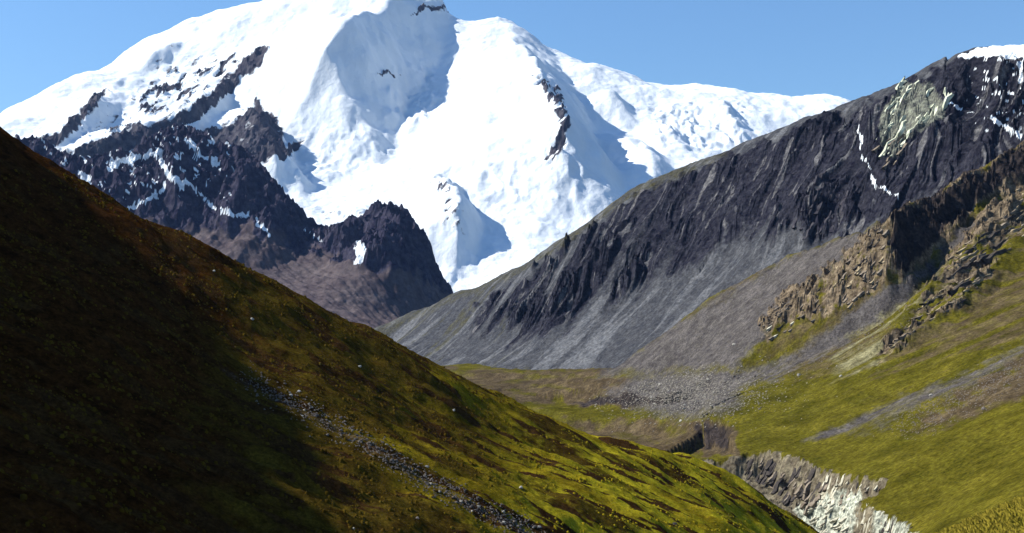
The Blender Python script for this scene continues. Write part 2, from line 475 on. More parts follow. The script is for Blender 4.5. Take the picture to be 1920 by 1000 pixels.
def build_right_mountain():
    pts = []
    for px, py, D in RM_LINE:
        p = P(px, py, D); pts.append(p)
        pts.append((p[0] + 130, p[1] + 110, p[2] - 70))
        pts.append((p[0] + 420, p[1] + 360, p[2] - 330))
    for px, py, D in [(740, 640, 3300), (760, 655, 3000), (830, 692, 2650), (920, 692, 2450), (1000, 694, 2300), (1080, 696, 2200), (1150, 700, 2080), (1250, 690, 1950), (1000, 600, 2620), (900, 620, 2800), (820, 630, 3000),
                      (1150, 560, 2400), (1250, 490, 2360), (1380, 470, 2200), (1480, 440, 2080), (1550, 460, 1980), (1300, 600, 2080), (1450, 560, 1930), (1600, 480, 1850), (1300, 400, 2440), (1450, 350, 2270), (1600, 320, 2080), (1680, 380, 1900),
                      (1750, 250, 2030), (1900, 200, 1900), (1850, 300, 1830), (1720, 470, 1760), (1900, 380, 1680), (2050, 250, 1700), (1500, 700, 1650), (1700, 600, 1560), (2050, 500, 1450)]:
        pts.append(P(px, py, D))
    base = TPS(pts, lam=1e-4)
    cr = [Crest(base, q, a, b, 1400, 4200) for q, a, b in (
        ([(1770, 150, 20), (1775, 200, 50), (1755, 250, 60), (1730, 290, 30)], 150, 60),
        ([(1650, 165, 5), (1640, 210, 25), (1635, 260, 25), (1660, 300, 10)], 70, 60),
        ([(1545, 320, 10), (1520, 360, 45), (1505, 410, 45), (1500, 440, 10)], 110, 60),
        ([(1900, 215, 10), (1860, 240, 40), (1840, 270, 30)], 90, 50),
        ([(1350, 330, 5), (1290, 390, 22), (1230, 450, 20)], 70, 45),
        ([(1250, 390, 5), (1170, 450, 22), (1110, 510, 18)], 70, 45),
        ([(1440, 320, 5), (1390, 380, 26), (1350, 430, 20)], 80, 45),
        ([(1080, 510, 5), (1040, 560, 18), (1030, 620, 10)], 60, 40))]
    X, Y = polar(690, 1990, 600, 1600, 3800, 530, more=(2500,))
    keep0 = None
    Z = base(X, Y)
    S = X * ES[0] + Y * ES[1]; T = X * ET[0] + Y * ET[1]
    A = np.zeros_like(Z)
    jit = 8 * fbm(X / 40, Y / 40, 4, 16)
    for c in cr: A = np.maximum(A, c(X, Y, jit))
    Z = Z + A
    px, py = proj(X, Y, Z)
    line = np.interp(px, [c[0] for c in RM_LINE], [c[1] for c in RM_LINE])
    n1 = fbm(px / 40, py / 30, 4, 23)
    low = np.interp(px, [700, 800, 900, 960, 1010, 1060, 1110, 1180, 1260, 1330, 1400, 1480, 1520, 1600, 1680, 1760, 1900], [560, 590, 610, 625, 640, 635, 590, 560, 495, 480, 470, 432, 450, 445, 395, 380, 330])
    upmargin = np.interp(px, [700, 850, 1000, 1200, 1400, 1600, 1750, 1900], [70, 45, 26, 12, 10, 8, 3, 3])
    f1 = fbm(S / 60, T / 260, 4, 27)
    rock = sstep(38, -38, py - low + 40 * f1) * sstep(-8, 14, py - line - upmargin + 16 * n1)
    holes = sstep(0.18, 0.45, fbm(S / 90, T / 330, 4, 37)) * sstep(1350, 1000, px)
    rock = rock * (1 - 0.9 * holes)
    wS = S + 22 * fbm(X / 110, Y / 110, 3, 44); wT = T + 40 * fbm(X / 110, Y / 110, 3, 45)
    g1 = ridged((wS + 0.25 * wT) / 62, wT / 420, 6, 46, gain=0.62) - 0.9
    g2 = ridged((wS - 0.3 * wT) / 34, wT / 120, 5, 49, gain=0.6) - 0.9
    cl = [P(*c)[:2] for c in RM_LINE]
    dcr, _, sd = poly_dist(X, Y, cl)
    back = sstep(-70, 5, -dcr * sd)                 # the far side of the crest
    if back[0, X.shape[1] // 2] > 0.5: back = sstep(-70, 5, dcr * sd)
    rock_z = rock * (1 - 0.93 * back)
    amp = 0.55 + 0.9 * sstep(-0.3, 0.5, fbm(X / 260, Y / 260, 3, 53))
    Z = Z + rock_z * amp * (18 * g1 + 7 * g2) + (1 - rock) * (2.2 * fbm(wS / 22, wT / 260, 4, 51) + 1.0 * fbm(X / 18, Y / 18, 4, 52))
    Z = np.where(py < line - 2, Z, Z)
    px, py = proj(X, Y, Z)
    wx = px + 5 * fbm(px / 14, py / 14, 4, 61); wy = py + 5 * fbm(px / 14, py / 14, 4, 62)
    def streak(q, w): return sstep(w, w * 0.3, poly_dist(wx, wy, q)[0])
    def reg(poly, f=10): return sstep(-f, f, inside(wx, wy, poly))
    snow = np.maximum.reduce([reg([(1790, 108), (1815, 98), (1850, 88), (1960, 70), (1960, 104), (1900, 110), (1850, 106), (1825, 110)], 4), streak([(1618, 290), (1630, 315)], 2.2), streak([(1634, 330), (1646, 352)], 5), streak([(1650, 352), (1690, 370)], 2.6),
                              streak([(1772, 186), (1800, 205)], 4), streak([(1860, 222), (1890, 240), (1915, 256)], 5), sstep(0.45, 0.6, fbm(px / 20, py / 9, 4, 73)) * sstep(1760, 1850, px) * sstep(290, 200, py) * 0.85,
                              streak([(1610, 240), (1614, 280)], 2.5), streak([(1913, 120), (1916, 150)], 6)])
    pale = reg([(1650, 215), (1690, 160), (1740, 152), (1768, 185), (1775, 215), (1740, 240), (1700, 262), (1680, 300), (1650, 270)], 8) * (0.8 + 0.4 * n1)
    grass = np.maximum(sstep(30, 10, py - line) * sstep(1500, 1300, px) * 0.42, sstep(0.1, 0.5, fbm(S / 70, T / 300, 4, 81)) * sstep(1100, 900, px) * sstep(1.0, 0.2, rock) * 0.42)
    fan = sstep(0.0, 0.5, fbm(wS / 34, wT / 320, 4, 55)) * (1 - rock) * 0.75
    mat = terrain_mat('slate_and_scree', ((0.006, 0.006, 0.012), (0.036, 0.036, 0.045), 0.07),
                      [('lit_streak', (0.050, 0.050, 0.056), (0.14, 0.136, 0.135), 0.1, 0.25), ('scree', (0.032, 0.034, 0.040), (0.070, 0.071, 0.075), 0.05, 0.2), ('fan', (0.078, 0.082, 0.090), (0.13, 0.132, 0.136), 0.05, 0.35), ('grass', (0.040, 0.038, 0.012), (0.07, 0.062, 0.018), 0.03, 0.25), ('pale', (0.05, 0.05, 0.05), (0.20, 0.21, 0.16), 0.10, 0.2), ('snow', SNOW_A, SNOW_B, 0.02, 0.1)], bump=(0.12, 4.0, 0.9), grain=[(0.18, 0.6, 1.45)])  # pale streaks painted as sun highlights on the dark rock
    keep = (py < np.interp(px, [690, 1130, 1300, 1480, 1660, 1900, 2060, 2500], [760, 760, 720, 620, 550, 460, 400, 300])) & (Y < 3750)
    return sheet('slate_mountain', X, Y, Z, mat, {'fan': fan, 'lit_streak': sstep(0.22, 0.6, fbm((wS + 0.25 * wT) / 15, wT / 85, 4, 54)) * rock * 0.8, 'scree': (1 - rock), 'grass': grass, 'pale': pale, 'snow': snow}, keep=keep, facet=rock, label='dark slate mountain with grey scree fans above the valley')

# ------------------------------------------------------------------ valley and near right hillside
def hillside_plane(x, y):
    xf = np.interp(y, [500, 720, 800, 960, 1220, 1500, 1900, 2600], [330, 300, 290, 225, 200, 170, 135, 60])
    zf = np.interp(y, [500, 800, 960, 1220, 1900], [-50, -48, -75, -60, -40])
    return zf + 0.47 * np.maximum(x - xf, 0)

def valley_surface():
    slope = [(1690, 540), (1500, 640), (1400, 700), (1600, 600), (1700, 610), (1800, 560), (1900, 500), (1920, 700), (1800, 690), (1700, 730), (1600, 720), (1500, 760), (1300, 720),
             (1220, 725), (2100, 400), (2100, 650), (1400, 620), (1560, 540), (1640, 480), (1950, 600), (1500, 560), (1300, 660)]
    q = [(a, b, hit(a, b, hillside_plane, 500, 4000)[1]) for a, b in slope]
    q += [(1900, 345, 1500), (1960, 310, 1520), (1850, 400, 1420), (1800, 460, 1360), (1900, 400, 1420), (2050, 290, 1500), (2150, 230, 1560),
         # foot
         (1340, 775, 1220), (1480, 845, 960), (1550, 835, 940), (1700, 815, 860), (1800, 800, 800), (1920, 790, 720), (1390, 850, 985),
         # terrace beside the gorge
         (1600, 893, 800), (1670, 903, 740), (1800, 900, 680), (1920, 880, 600), (1750, 985, 590), (1850, 960, 560), (1720, 1015, 600), (1900, 1010, 480), (1700, 1100, 480),
         # valley floor
         (1450, 900, 880), (1500, 985, 760), (1000, 770, 1600), (1150, 752, 1760), (1240, 755, 1650), (1000, 702, 2200), (860, 692, 2480), (1150, 708, 2000), (1060, 690, 2260), (940, 692, 2400), (760, 690, 2600), (900, 760, 1700), (850, 730, 2000), (600, 700, 2400),
         # moraine terrace
         (1200, 770, 1470), (1050, 780, 1520), (1300, 782, 1330), (1180, 830, 1250), (1270, 850, 1120), (1120, 830, 1250), (1000, 800, 1400), (1100, 900, 1000), (1300, 900, 900), (900, 800, 1400)]
    pts = [P(*a) for a in q]
    base = TPS(pts, lam=5e-5)
    return base

VB = valley_surface()
class WorldCrest(Crest):
    """a ridge whose crest passes through known places (px, py, distance)"""
    def __init__(self, h, pts, wl, wr, cap=True, taper=None, pow_l=1.1, pow_r=1.0):
        self.p = []; self.cap = cap
        for i, a in enumerate(pts):
            x, y, z = P(*a)
            self.p.append((x, y, max(float(z - h(np.array([x]), np.array([y]))[0]), 0.0) * (taper[i] if taper else 1.0)))
        self.wl = wl; self.wr = wr; self.pl = pow_l; self.pr = pow_r
    def __call__(self, x, y, jitter=0.0):
        v = Crest.__call__(self, x, y, jitter)
        return v if self.cap else v * sstep(0.0, 0.25, poly_dist(x, y, self.p)[1])

SPUR = [WorldCrest(VB, [(2150, 135, 1780), (2050, 190, 1680), (1930, 266, 1570), (1880, 294, 1525), (1800, 336, 1450), (1720, 378, 1375), (1668, 406, 1325), (1660, 440, 1295), (1650, 500, 1255)], 210, 40, taper=[1, 1, 1, 1, 1, 1, 1, 0.75, 0.0]),
        WorldCrest(VB, [(1668, 408, 1327), (1600, 438, 1450), (1560, 452, 1550), (1480, 478, 1660), (1390, 525, 1730), (1300, 582, 1790), (1200, 655, 1850), (1130, 700, 1900)], 120, 200, cap=False),
        Crest(VB, [(1655, 430, 10), (1600, 470, 22), (1520, 530, 20), (1440, 600, 8)], 50, 40, 500, 2600),
        Crest(VB, [(1480, 452, 10), (1400, 490, 18), (1330, 520, 20), (1250, 560, 6)], 60, 80, 500, 2600),
        Crest(VB, [(1920, 350, 10), (1870, 420, 22), (1800, 480, 22), (1730, 550, 22), (1680, 610, 10)], 60, 35, 500, 2600),
        Crest(VB, [(1920, 430, 10), (1850, 510, 14), (1790, 560, 16), (1720, 620, 8)], 45, 25, 500, 2600)]
RIM_PX = [(1340, 862), (1390, 852), (1440, 846), (1500, 858), (1540, 878), (1600, 893), (1668, 903), (1640, 936), (1602, 948), (1650, 962), (1700, 985), (1730, 1010), (1775, 1050)]
RIM = [hit(a, b, VB, 400, 2500) for a, b in RIM_PX]
GORGE = [(p[0], p[1]) for p in RIM] + [(RIM[-1][0] - 60, RIM[-1][1] - 130), (60, 380), (10, 700), (60, 950), (150, 990)]

BANKS = [([hit(a, b, VB, 400, 2600) for a, b in ln], hh, half) for ln, hh, half in (
    ([(790, 700), (900, 705), (1000, 706), (1100, 706), (1165, 712)], 11, 12),
    ([(950, 772), (1060, 790), (1150, 794), (1250, 794), (1312, 800)], 16, 13),
    ([(1060, 756), (1120, 757), (1180, 756), (1245, 757)], 13, 4),
    ([(1306, 812), (1320, 802), (1340, 800), (1358, 810), (1366, 830)], 13, 4),
    ([(930, 735), (1010, 732), (1090, 738)], 7, 8))]

def valley_h(x, y, detail=True):
    x = np.asarray(x, float); y = np.asarray(y, float)
    z = VB(x, y)
    jit = 5 * fbm(x / 22, y / 22, 4, 16)
    A = np.zeros_like(z)
    for c in SPUR: A = np.maximum(A, c(x, y, jit))
    z = z + A
    # moraine banks on the valley floor: the far side of each line stands higher
    for w, hh, half in BANKS:
        d, t, sd = poly_dist(x, y, w)
        z = z + hh * (sstep(-half, half, d * sd) - 0.5) * sstep(min(150, 6.5 * hh), min(40, 1.2 * hh), d)
    din = inside(x + 3.0 * fbm(x / 14, y / 14, 4, 18), y + 3.0 * fbm(x / 14, y / 14, 4, 19), GORGE)
    depth = np.interp(y, [500, 700, 850, 1000, 1100], [26, 27, 27, 18, 9])
    cut = np.clip(din, 0, None) * (1.5 + 0.6 * fbm(x / 18, y / 18, 3, 20))
    z = z - np.minimum(cut, depth)
    if detail:
        z = z + 1.6 * fbm(x / 60, y / 60, 4, 93) + 0.5 * fbm(x / 12, y / 12, 4, 94)
    return z

def build_valley():
    X, Y = polar(700, 1990, 600, 440, 2700, 640, more=(2500, 200))
    Z = valley_h(X, Y)
    px, py = proj(X, Y, Z)
    n1 = fbm(px / 46, py / 22, 5, 24)
    # slope coordinates: fall line of the hillside runs towards lower left
    S = X * ES[0] + Y * ES[1]; T = X * ET[0] + Y * ET[1]
    fall = fbm((Y + 0.15 * X) / 17, X / 150, 5, 25)
    wx = px + 12 * n1; wy = py + 9 * fbm(px / 40, py / 20, 4, 26)
    def reg(poly, f=10): return sstep(-f, f, inside(wx, wy, poly))
    crag = np.maximum.reduce([
        reg([(1668, 405), (1672, 470), (1660, 530), (1600, 570), (1540, 600), (1500, 600), (1430, 640), (1420, 600), (1480, 540), (1560, 490), (1610, 450), (1640, 420)], 8) * (0.75 + 0.6 * fbm(px / 18, py / 14, 4, 95)),
        reg([(1930, 290), (1930, 420), (1880, 470), (1850, 520), (1800, 580), (1740, 600), (1690, 650), (1640, 680), (1650, 640), (1720, 560), (1780, 480), (1840, 400), (1890, 330)], 14) * (0.66 + 0.8 * fall),
        reg([(1672, 402), (1800, 338), (1960, 245), (1960, 340), (1880, 345), (1780, 440), (1690, 530), (1668, 500)], 8) * 0.95])
    slate = np.maximum(0.85 * reg([(1304, 796), (1345, 790), (1370, 812), (1372, 840), (1335, 850), (1312, 835)], 12), 0.85 * reg([(1140, 742), (1240, 742), (1255, 760), (1060, 760)], 4))  # near-black tone paints shade into the cut bank and valley bank
    slate = np.maximum(slate, reg([(1674, 405), (1800, 342), (1960, 252), (1960, 335), (1880, 340), (1780, 430), (1690, 515), (1672, 490)], 8) * 0.95)  # spur wall's shadow painted in as a near-black tone
    din = inside(X, Y, GORGE)
    gorge = sstep(-2, 2, din + 2.5 * fbm(X / 9, Y / 9, 3, 96))
    wS = S + 9 * fbm(X / 40, Y / 40, 3, 144); wT = T + 16 * fbm(X / 40, Y / 40, 3, 145)
    stone = ridged((wS + 0.25 * wT) / 24, wT / 130, 5, 47, gain=0.62) - 0.9
    Z = Z + np.clip(crag, 0, 1) * (7 * stone + 3 * (ridged(wS / 9, wT / 26, 4, 48) - 0.9))
    hillm = sstep(40, 160, X - np.interp(Y, [500, 900, 1300, 1900], [330, 210, 170, 60]))
    Z = Z + (1 - np.clip(crag, 0, 1)) * hillm * (1.3 * fbm((Y + 0.12 * X) / 16, X / 90, 5, 146) - 1.2 * sstep(0.2, 0.5, fbm((Y + 0.12 * X) / 42, X / 260, 3, 147)))
    Z = Z + gorge * (2.4 * (ridged((X + 0.5 * Y) / 15, Y / 12, 4, 58) - 0.9))
    px, py = proj(X, Y, Z)
    scree = np.maximum.reduce([
        reg([(1120, 705), (1300, 585), (1480, 478), (1660, 410), (1640, 430), (1500, 560), (1430, 640), (1380, 690), (1250, 700)], 16) * 0.9,
        reg([(1660, 540), (1720, 500), (1800, 430), (1930, 340), (1800, 470), (1700, 560), (1600, 640), (1500, 690), (1400, 730), (1330, 760), (1250, 780), (1180, 740), (1300, 710), (1450, 680), (1560, 610)], 14) * (0.8 + 0.5 * fall),
        reg([(1940, 630), (1940, 660), (1800, 730), (1700, 775), (1620, 815), (1500, 835), (1560, 800), (1680, 745), (1800, 700)], 14) * (0.62 + 0.5 * fall),
        reg([(1200, 690), (1420, 690), (1380, 770), (1260, 790), (1130, 740)], 24) * 0.8])
    heath = np.maximum.reduce([
        reg([(1940, 640), (1940, 740), (1850, 770), (1750, 810), (1690, 815), (1760, 760), (1850, 700)], 18) * (0.8 + 0.5 * n1),
        reg([(820, 690), (1160, 696), (1200, 720), (1150, 745), (1000, 760), (900, 740)], 10) * (0.80 + 0.6 * fbm(px / 60, py / 9, 4, 97)),
        reg([(1040, 785), (1330, 788), (1310, 850), (1200, 850), (1100, 830)], 10) * (0.75 + 0.5 * n1),
        reg([(1150, 730), (1230, 735), (1240, 758), (1130, 756)], 6),
        reg([(1060, 748), (1250, 748), (1255, 762), (1050, 762)], 5) * 0.9,
        reg([(1302, 792), (1345, 788), (1380, 812), (1388, 852), (1320, 862)], 6) * 0.95,
        reg([(1640, 425), (1672, 400), (1800, 335), (1960, 245), (1960, 330), (1800, 400), (1690, 470), (1560, 470)], 10) * 0.85,
        reg([(1480, 640), (1640, 600), (1720, 620), (1560, 700), (1440, 720)], 20) * 0.55])
    heath = np.maximum(heath, np.clip(0.30 + 0.8 * fall + 0.5 * fbm(X / 130, Y / 130, 3, 148), 0, 0.62) * hillm)
    pale = np.maximum(reg([(1560, 660), (1700, 560), (1850, 440), (1860, 470), (1760, 580), (1640, 690), (1560, 720)], 16) * (0.45 + 0.8 * fall), 0)
    white = gorge * np.maximum(sstep(-8, 8, inside(wx, wy, [(1490, 955), (1560, 925), (1612, 925), (1600, 1010), (1500, 1010)])), sstep(1625, 1650, px) * sstep(930, 960, py)) * 0.95
    mat = terrain_mat('alpine_grass_and_scree', (GRASS_A, GRASS_B, 0.03),
                      [('heath', HEATH_A, HEATH_B, 0.06, 0.25), ('scree', (0.048, 0.043, 0.043), (0.095, 0.086, 0.078), 0.08, 0.3), ('pale', (0.10, 0.09, 0.045), (0.20, 0.185, 0.10), 0.1, 0.35), ('crag', BROWN_A, BROWN_B, 0.12, 0.15),
                       ('slate', (0.010, 0.009, 0.010), (0.045, 0.036, 0.032), 0.1, 0.2), ('gorge', (0.055, 0.043, 0.030), (0.19, 0.165, 0.11), 0.12, 0.15), ('white', (0.13, 0.14, 0.11), (0.42, 0.43, 0.34), 0.35, 0.25)], bump=(0.3, 1.6, 0.8), grain=[(0.35, 0.55, 1.4), (0.045, 0.72, 1.3)])  # slate layer carries the painted shade of the banks and spur wall
    keep = (py < np.interp(px, [660, 900, 1070, 1330, 1530, 1600, 2080], [900, 900, 960, 1050, 1150, 1200, 1200])) & (Y < 2600)
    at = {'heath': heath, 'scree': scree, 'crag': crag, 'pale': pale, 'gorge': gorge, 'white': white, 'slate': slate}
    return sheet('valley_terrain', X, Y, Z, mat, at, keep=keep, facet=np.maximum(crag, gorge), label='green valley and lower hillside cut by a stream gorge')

# ------------------------------------------------------------------ left foreground hill
LH_LINE = [(-60, 200, 395), (0, 245, 400), (60, 288, 405), (150, 345, 412), (250, 400, 420), (350, 440, 428), (430, 485, 436), (500, 522, 445), (600, 575, 458), (700, 622, 470), (780, 668, 482), (900, 726, 500), (1000, 775, 515),
           (1070, 808, 528), (1150, 825, 545), (1250, 852, 565), (1330, 872, 585), (1400, 915, 592), (1480, 965, 600), (1530, 1000, 605), (1600, 1050, 600)]
LH_SHADE = [(0, 262), (120, 350), (230, 455), (350, 575), (450, 680), (560, 790), (600, 860), (560, 930), (620, 1010), (700, 1100), (780, 1250), (850, 1500)]

def lh_base():
    pts = []
    for a in LH_LINE:
        p = P(*a); pts.append(p)
        pts.append((p[0] + 14, p[1] + 70, p[2] - 26))
        pts.append((p[0] + 50, p[1] + 190, p[2] - 105))
    for a in [(0, 1000, 160), (0, 800, 205), (0, 600, 262), (0, 420, 330), (250, 1000, 185), (250, 800, 238), (250, 600, 310), (500, 1000, 215), (500, 800, 285), (500, 650, 360), (750, 1000, 250), (750, 850, 320), (750, 740, 390),
              (1000, 1000, 300), (1000, 900, 370), (1000, 830, 440), (1250, 1000, 370), (1250, 930, 440), (1400, 1000, 450), (1500, 1060, 500), (0, 1200, 125), (500, 1200, 170), (1000, 1200, 235), (1400, 1200, 330), (1600, 1150, 480)]:
        pts.append(P(*a))
    return TPS(pts, lam=1e-5, s=200.0)

LB = lh_base()
CAST = []
for a in LH_SHADE:
    q = hit(a[0], a[1], LB, 100, 560)
    if q is None: continue
    t = 300.0
    CAST.append((q[0] + SUN[0] * t, q[1] + SUN[1] * t, q[2] + SUN[2] * t))

def lh_h(x, y):
    x = np.asarray(x, float); y = np.asarray(y, float)
    z = LB(x, y)
    # turf steps and hollows running down the slope
    z = z + 2.4 * fbm(x / 46, y / 46, 4, 101) + 1.3 * fbm((x + 0.2 * y) / 30, y / 12, 4, 102)
    return z

def build_left_hill():
    X, Y = polar(-70, 1640, 540, 105, 720, 590)
    Z = lh_h(X, Y)
    px, py = proj(X, Y, Z)
    lump = fbm((X + 0.15 * Y) / 16, Y / 5, 4, 103)
    Z = Z + 0.7 * lump + 0.22 * fbm(X / 2.4, Y / 1.6, 3, 104)
    n1 = fbm(X / 40, Y / 22, 5, 105)
    n2 = fbm((X + 0.3 * Y) / 24, Y / 9, 5, 106)
    dry_shade = np.clip(0.34 + 0.75 * n1 + 1.0 * sstep(1100, 480, px), 0, 1)  # dry turf; its leftward increase paints in the slope's shade
    gold_sun = np.clip(sstep(760, 1250, px + 120 * n1 + 0.5 * (py - 800)) * (0.95 + 0.8 * n1), 0, 1) * 0.9  # golden grass, lightened to stand in for fuller sun lower down
    shade_tint = sstep(600, 280, px + 120 * n1) * 0.95  # dark maroon tint paints the left slope's shadow into its colour
    dark = sstep(0.12, 0.42, n2) * 0.95
    dtr, _, _ = poly_dist(px + 10 * n2, py + 8 * n1, [(430, 700), (560, 770), (680, 830), (760, 880), (850, 930), (940, 975), (1010, 1010)])
    track = sstep(16, 3, dtr) * 0.35
    mat = terrain_mat('hill_grass', ((0.082, 0.057, 0.004), (0.175, 0.130, 0.008), 0.12), [('gold_sun', (0.22, 0.195, 0.010), (0.35, 0.29, 0.014), 0.15, 0.35), ('dry_shade', DRY_SHADE_A, DRY_SHADE_B, 0.2, 0.3), ('shade_tint', (0.014, 0.0055, 0.002), (0.048, 0.020, 0.005), 0.25, 0.35), ('dark', (0.022, 0.010, 0.004), (0.045, 0.024, 0.007), 0.3, 0.2), ('track', (0.05, 0.04, 0.034), (0.12, 0.098, 0.085), 0.8, 0.2)], bump=(1.2, 0.35, 0.8), grain=[(1.3, 0.6, 1.4)])
    o = sheet('near_hillside', X, Y, Z, mat, {'dry_shade': dry_shade, 'dark': dark, 'track': track, 'gold_sun': gold_sun, 'shade_tint': shade_tint}, keep=Y < 690, label='steep grassy hillside in half shadow sloping down to the gorge')
    # the high shoulder of the same hill, up the slope out of the frame, that throws its shadow over the near slope
    n = 60
    c = np.array(CAST); tt = np.linspace(0, len(c) - 1, n)
    cx, cy, cz = (np.interp(tt, np.arange(len(c)), c[:, i]) for i in range(3))
    cz = cz + 4 * fbm(tt * 1.3, tt * 0, 4, 108)
    prof = np.linspace(-1, 1, 21)
    XX = cx[:, None] + np.where(prof < 0, prof * 200, prof * 90)[None, :]
    YY = cy[:, None] + np.where(prof < 0, prof * 60, prof * 20)[None, :]
    ZZ = cz[:, None] - np.where(prof < 0, -prof * 60, prof ** 1.2 * 110)[None, :]
    sheet('upper_shoulder', XX, YY, ZZ, mat, {'dry_shade': np.full(XX.shape, 0.7), 'dark': np.zeros(XX.shape), 'track': np.zeros(XX.shape), 'shade_tint': np.full(XX.shape, 0.9)}, label='high grassy shoulder of the near hillside')
    return o

def build_ground():
    m = terrain_mat('ground_turf', (GRASS_A, HEATH_B, 0.01), [])
    X, Y = np.meshgrid(np.linspace(-14000, 14000, 40), np.linspace(-6000, 14000, 40))
    sheet('ground', X, Y, np.full(X.shape, -160.0), m)

# ------------------------------------------------------------------ the bank the camera stands on
def build_near_bank():
    crest = [(1500, 1120, 55), (1600, 1080, 62), (1700, 1035, 70), (1770, 1003, 78), (1850, 970, 86), (1920, 938, 92), (2060, 880, 100), (2200, 830, 105)]
    pts = []
    for a in crest:
        p = P(*a); pts.append(p); pts.append((p[0] * 1.05, p[1] + 30, p[2] - 13)); pts.append((p[0] * 1.1, p[1] + 80, p[2] - 45))
    pts += [(0, -4, -1.7), (9, 0, -1.7), (-9, 0, -1.9), (5, 16, -5), (-10, 16, -7), (20, 32, -8), (0, 42, -15), (44, 42, -8.5), (-22, 42, -20), (60, 10, -3), (-40, 0, -10), (90, 60, -9)]
    h = TPS(pts, s=50.0)
    X, Y = np.meshgrid(np.linspace(-45, 115, 200), np.linspace(-12, 150, 200))
    Z = h(X, Y) + 0.35 * fbm(X / 6, Y / 6, 4, 201) + 0.10 * fbm(X / 0.9, Y / 0.9, 2, 202)
    mat = terrain_mat('bank_turf', ((0.13, 0.105, 0.012), (0.22, 0.165, 0.02), 0.6), [], bump=(3.0, 0.1, 0.7))
    sheet('near_bank', X, Y, Z, mat, label='grassy bank in the bottom right corner')
    rng = np.random.default_rng(4)
    V = []; Fc = []
    n = 0
    while n < 5200:
        px = rng.uniform(1690, 1960); py = rng.uniform(915, 1030)
        q = hit(px, py, h, 20, 125, 60)
        if q is None: continue
        n += 1
        x, y = q[0] + rng.normal() * 0.3, q[1] + rng.normal() * 0.5
        z = float(h(np.array([x]), np.array([y]))[0]) + 0.05
        r = rng.uniform(0.10, 0.30); hh = rng.uniform(0.08, 0.30) * (1.5 if rng.random() < 0.1 else 1)
        for b in range(5):
            a = rng.uniform(0, 6.28); lx, ly = math.cos(a), math.sin(a); w = 0.035
            o = len(V)
            V += [(x - ly * w, y + lx * w, z - 0.1), (x + ly * w, y - lx * w, z - 0.1), (x + lx * r * 0.5 + ly * w * 0.7, y + ly * r * 0.5 - lx * w * 0.7, z + hh * 0.7), (x + lx * r, y + ly * r, z + hh)]
            Fc += [(o, o + 1, o + 2), (o, o + 2, o + 3)]
    me = bpy.data.meshes.new('grass'); me.from_pydata(V, [], Fc)
    me.materials.append(terrain_mat('bank_grass_blades', ((0.14, 0.12, 0.012), (0.26, 0.20, 0.03), 2.0), []))
    o = bpy.data.objects.new('grass', me); COL.objects.link(o); o['kind'] = 'stuff'

# ------------------------------------------------------------------ stones
def cast(px, py):
    a, b = ray(px, py)
    d = Vector((a, 1.0, b)).normalized()
    ok, loc, nor, _, ob, _ = SC.ray_cast(DG, Vector((0, 2, 0)), d)
    return (loc, nor, ob.name) if ok else None

def rock_mesh(name, seed, mat, detail=2, stretch=(1, 0.8, 0.65), chips=9):
    import bmesh
    rng = random.Random(seed)
    bm = bmesh.new(); bmesh.ops.create_icosphere(bm, subdivisions=detail, radius=1.0)
    for _ in range(chips):                                  # chip flat faces off the stone
        n = Vector((rng.uniform(-1, 1), rng.uniform(-1, 1), rng.uniform(-0.6, 1))).normalized(); c = rng.uniform(0.55, 0.85)
        for v in bm.verts:
            k = v.co.dot(n)
            if k > c: v.co -= n * (k - c)
    for v in bm.verts:
        v.co = Vector((v.co.x * stretch[0], v.co.y * stretch[1], v.co.z * stretch[2])) * rng.uniform(0.95, 1.05)
    me = bpy.data.meshes.new(name); bm.to_mesh(me); bm.free(); me.materials.append(mat)
    return me

def stone_mat(name, a, b, sc):
    return terrain_mat(name, (a, b, sc), [], bump=(sc * 3, 0.25, 0.6), rough=0.9)

def thing(o, label, cat, group=None):
    o['label'] = label; o['category'] = cat
    if group: o['group'] = group
    return o

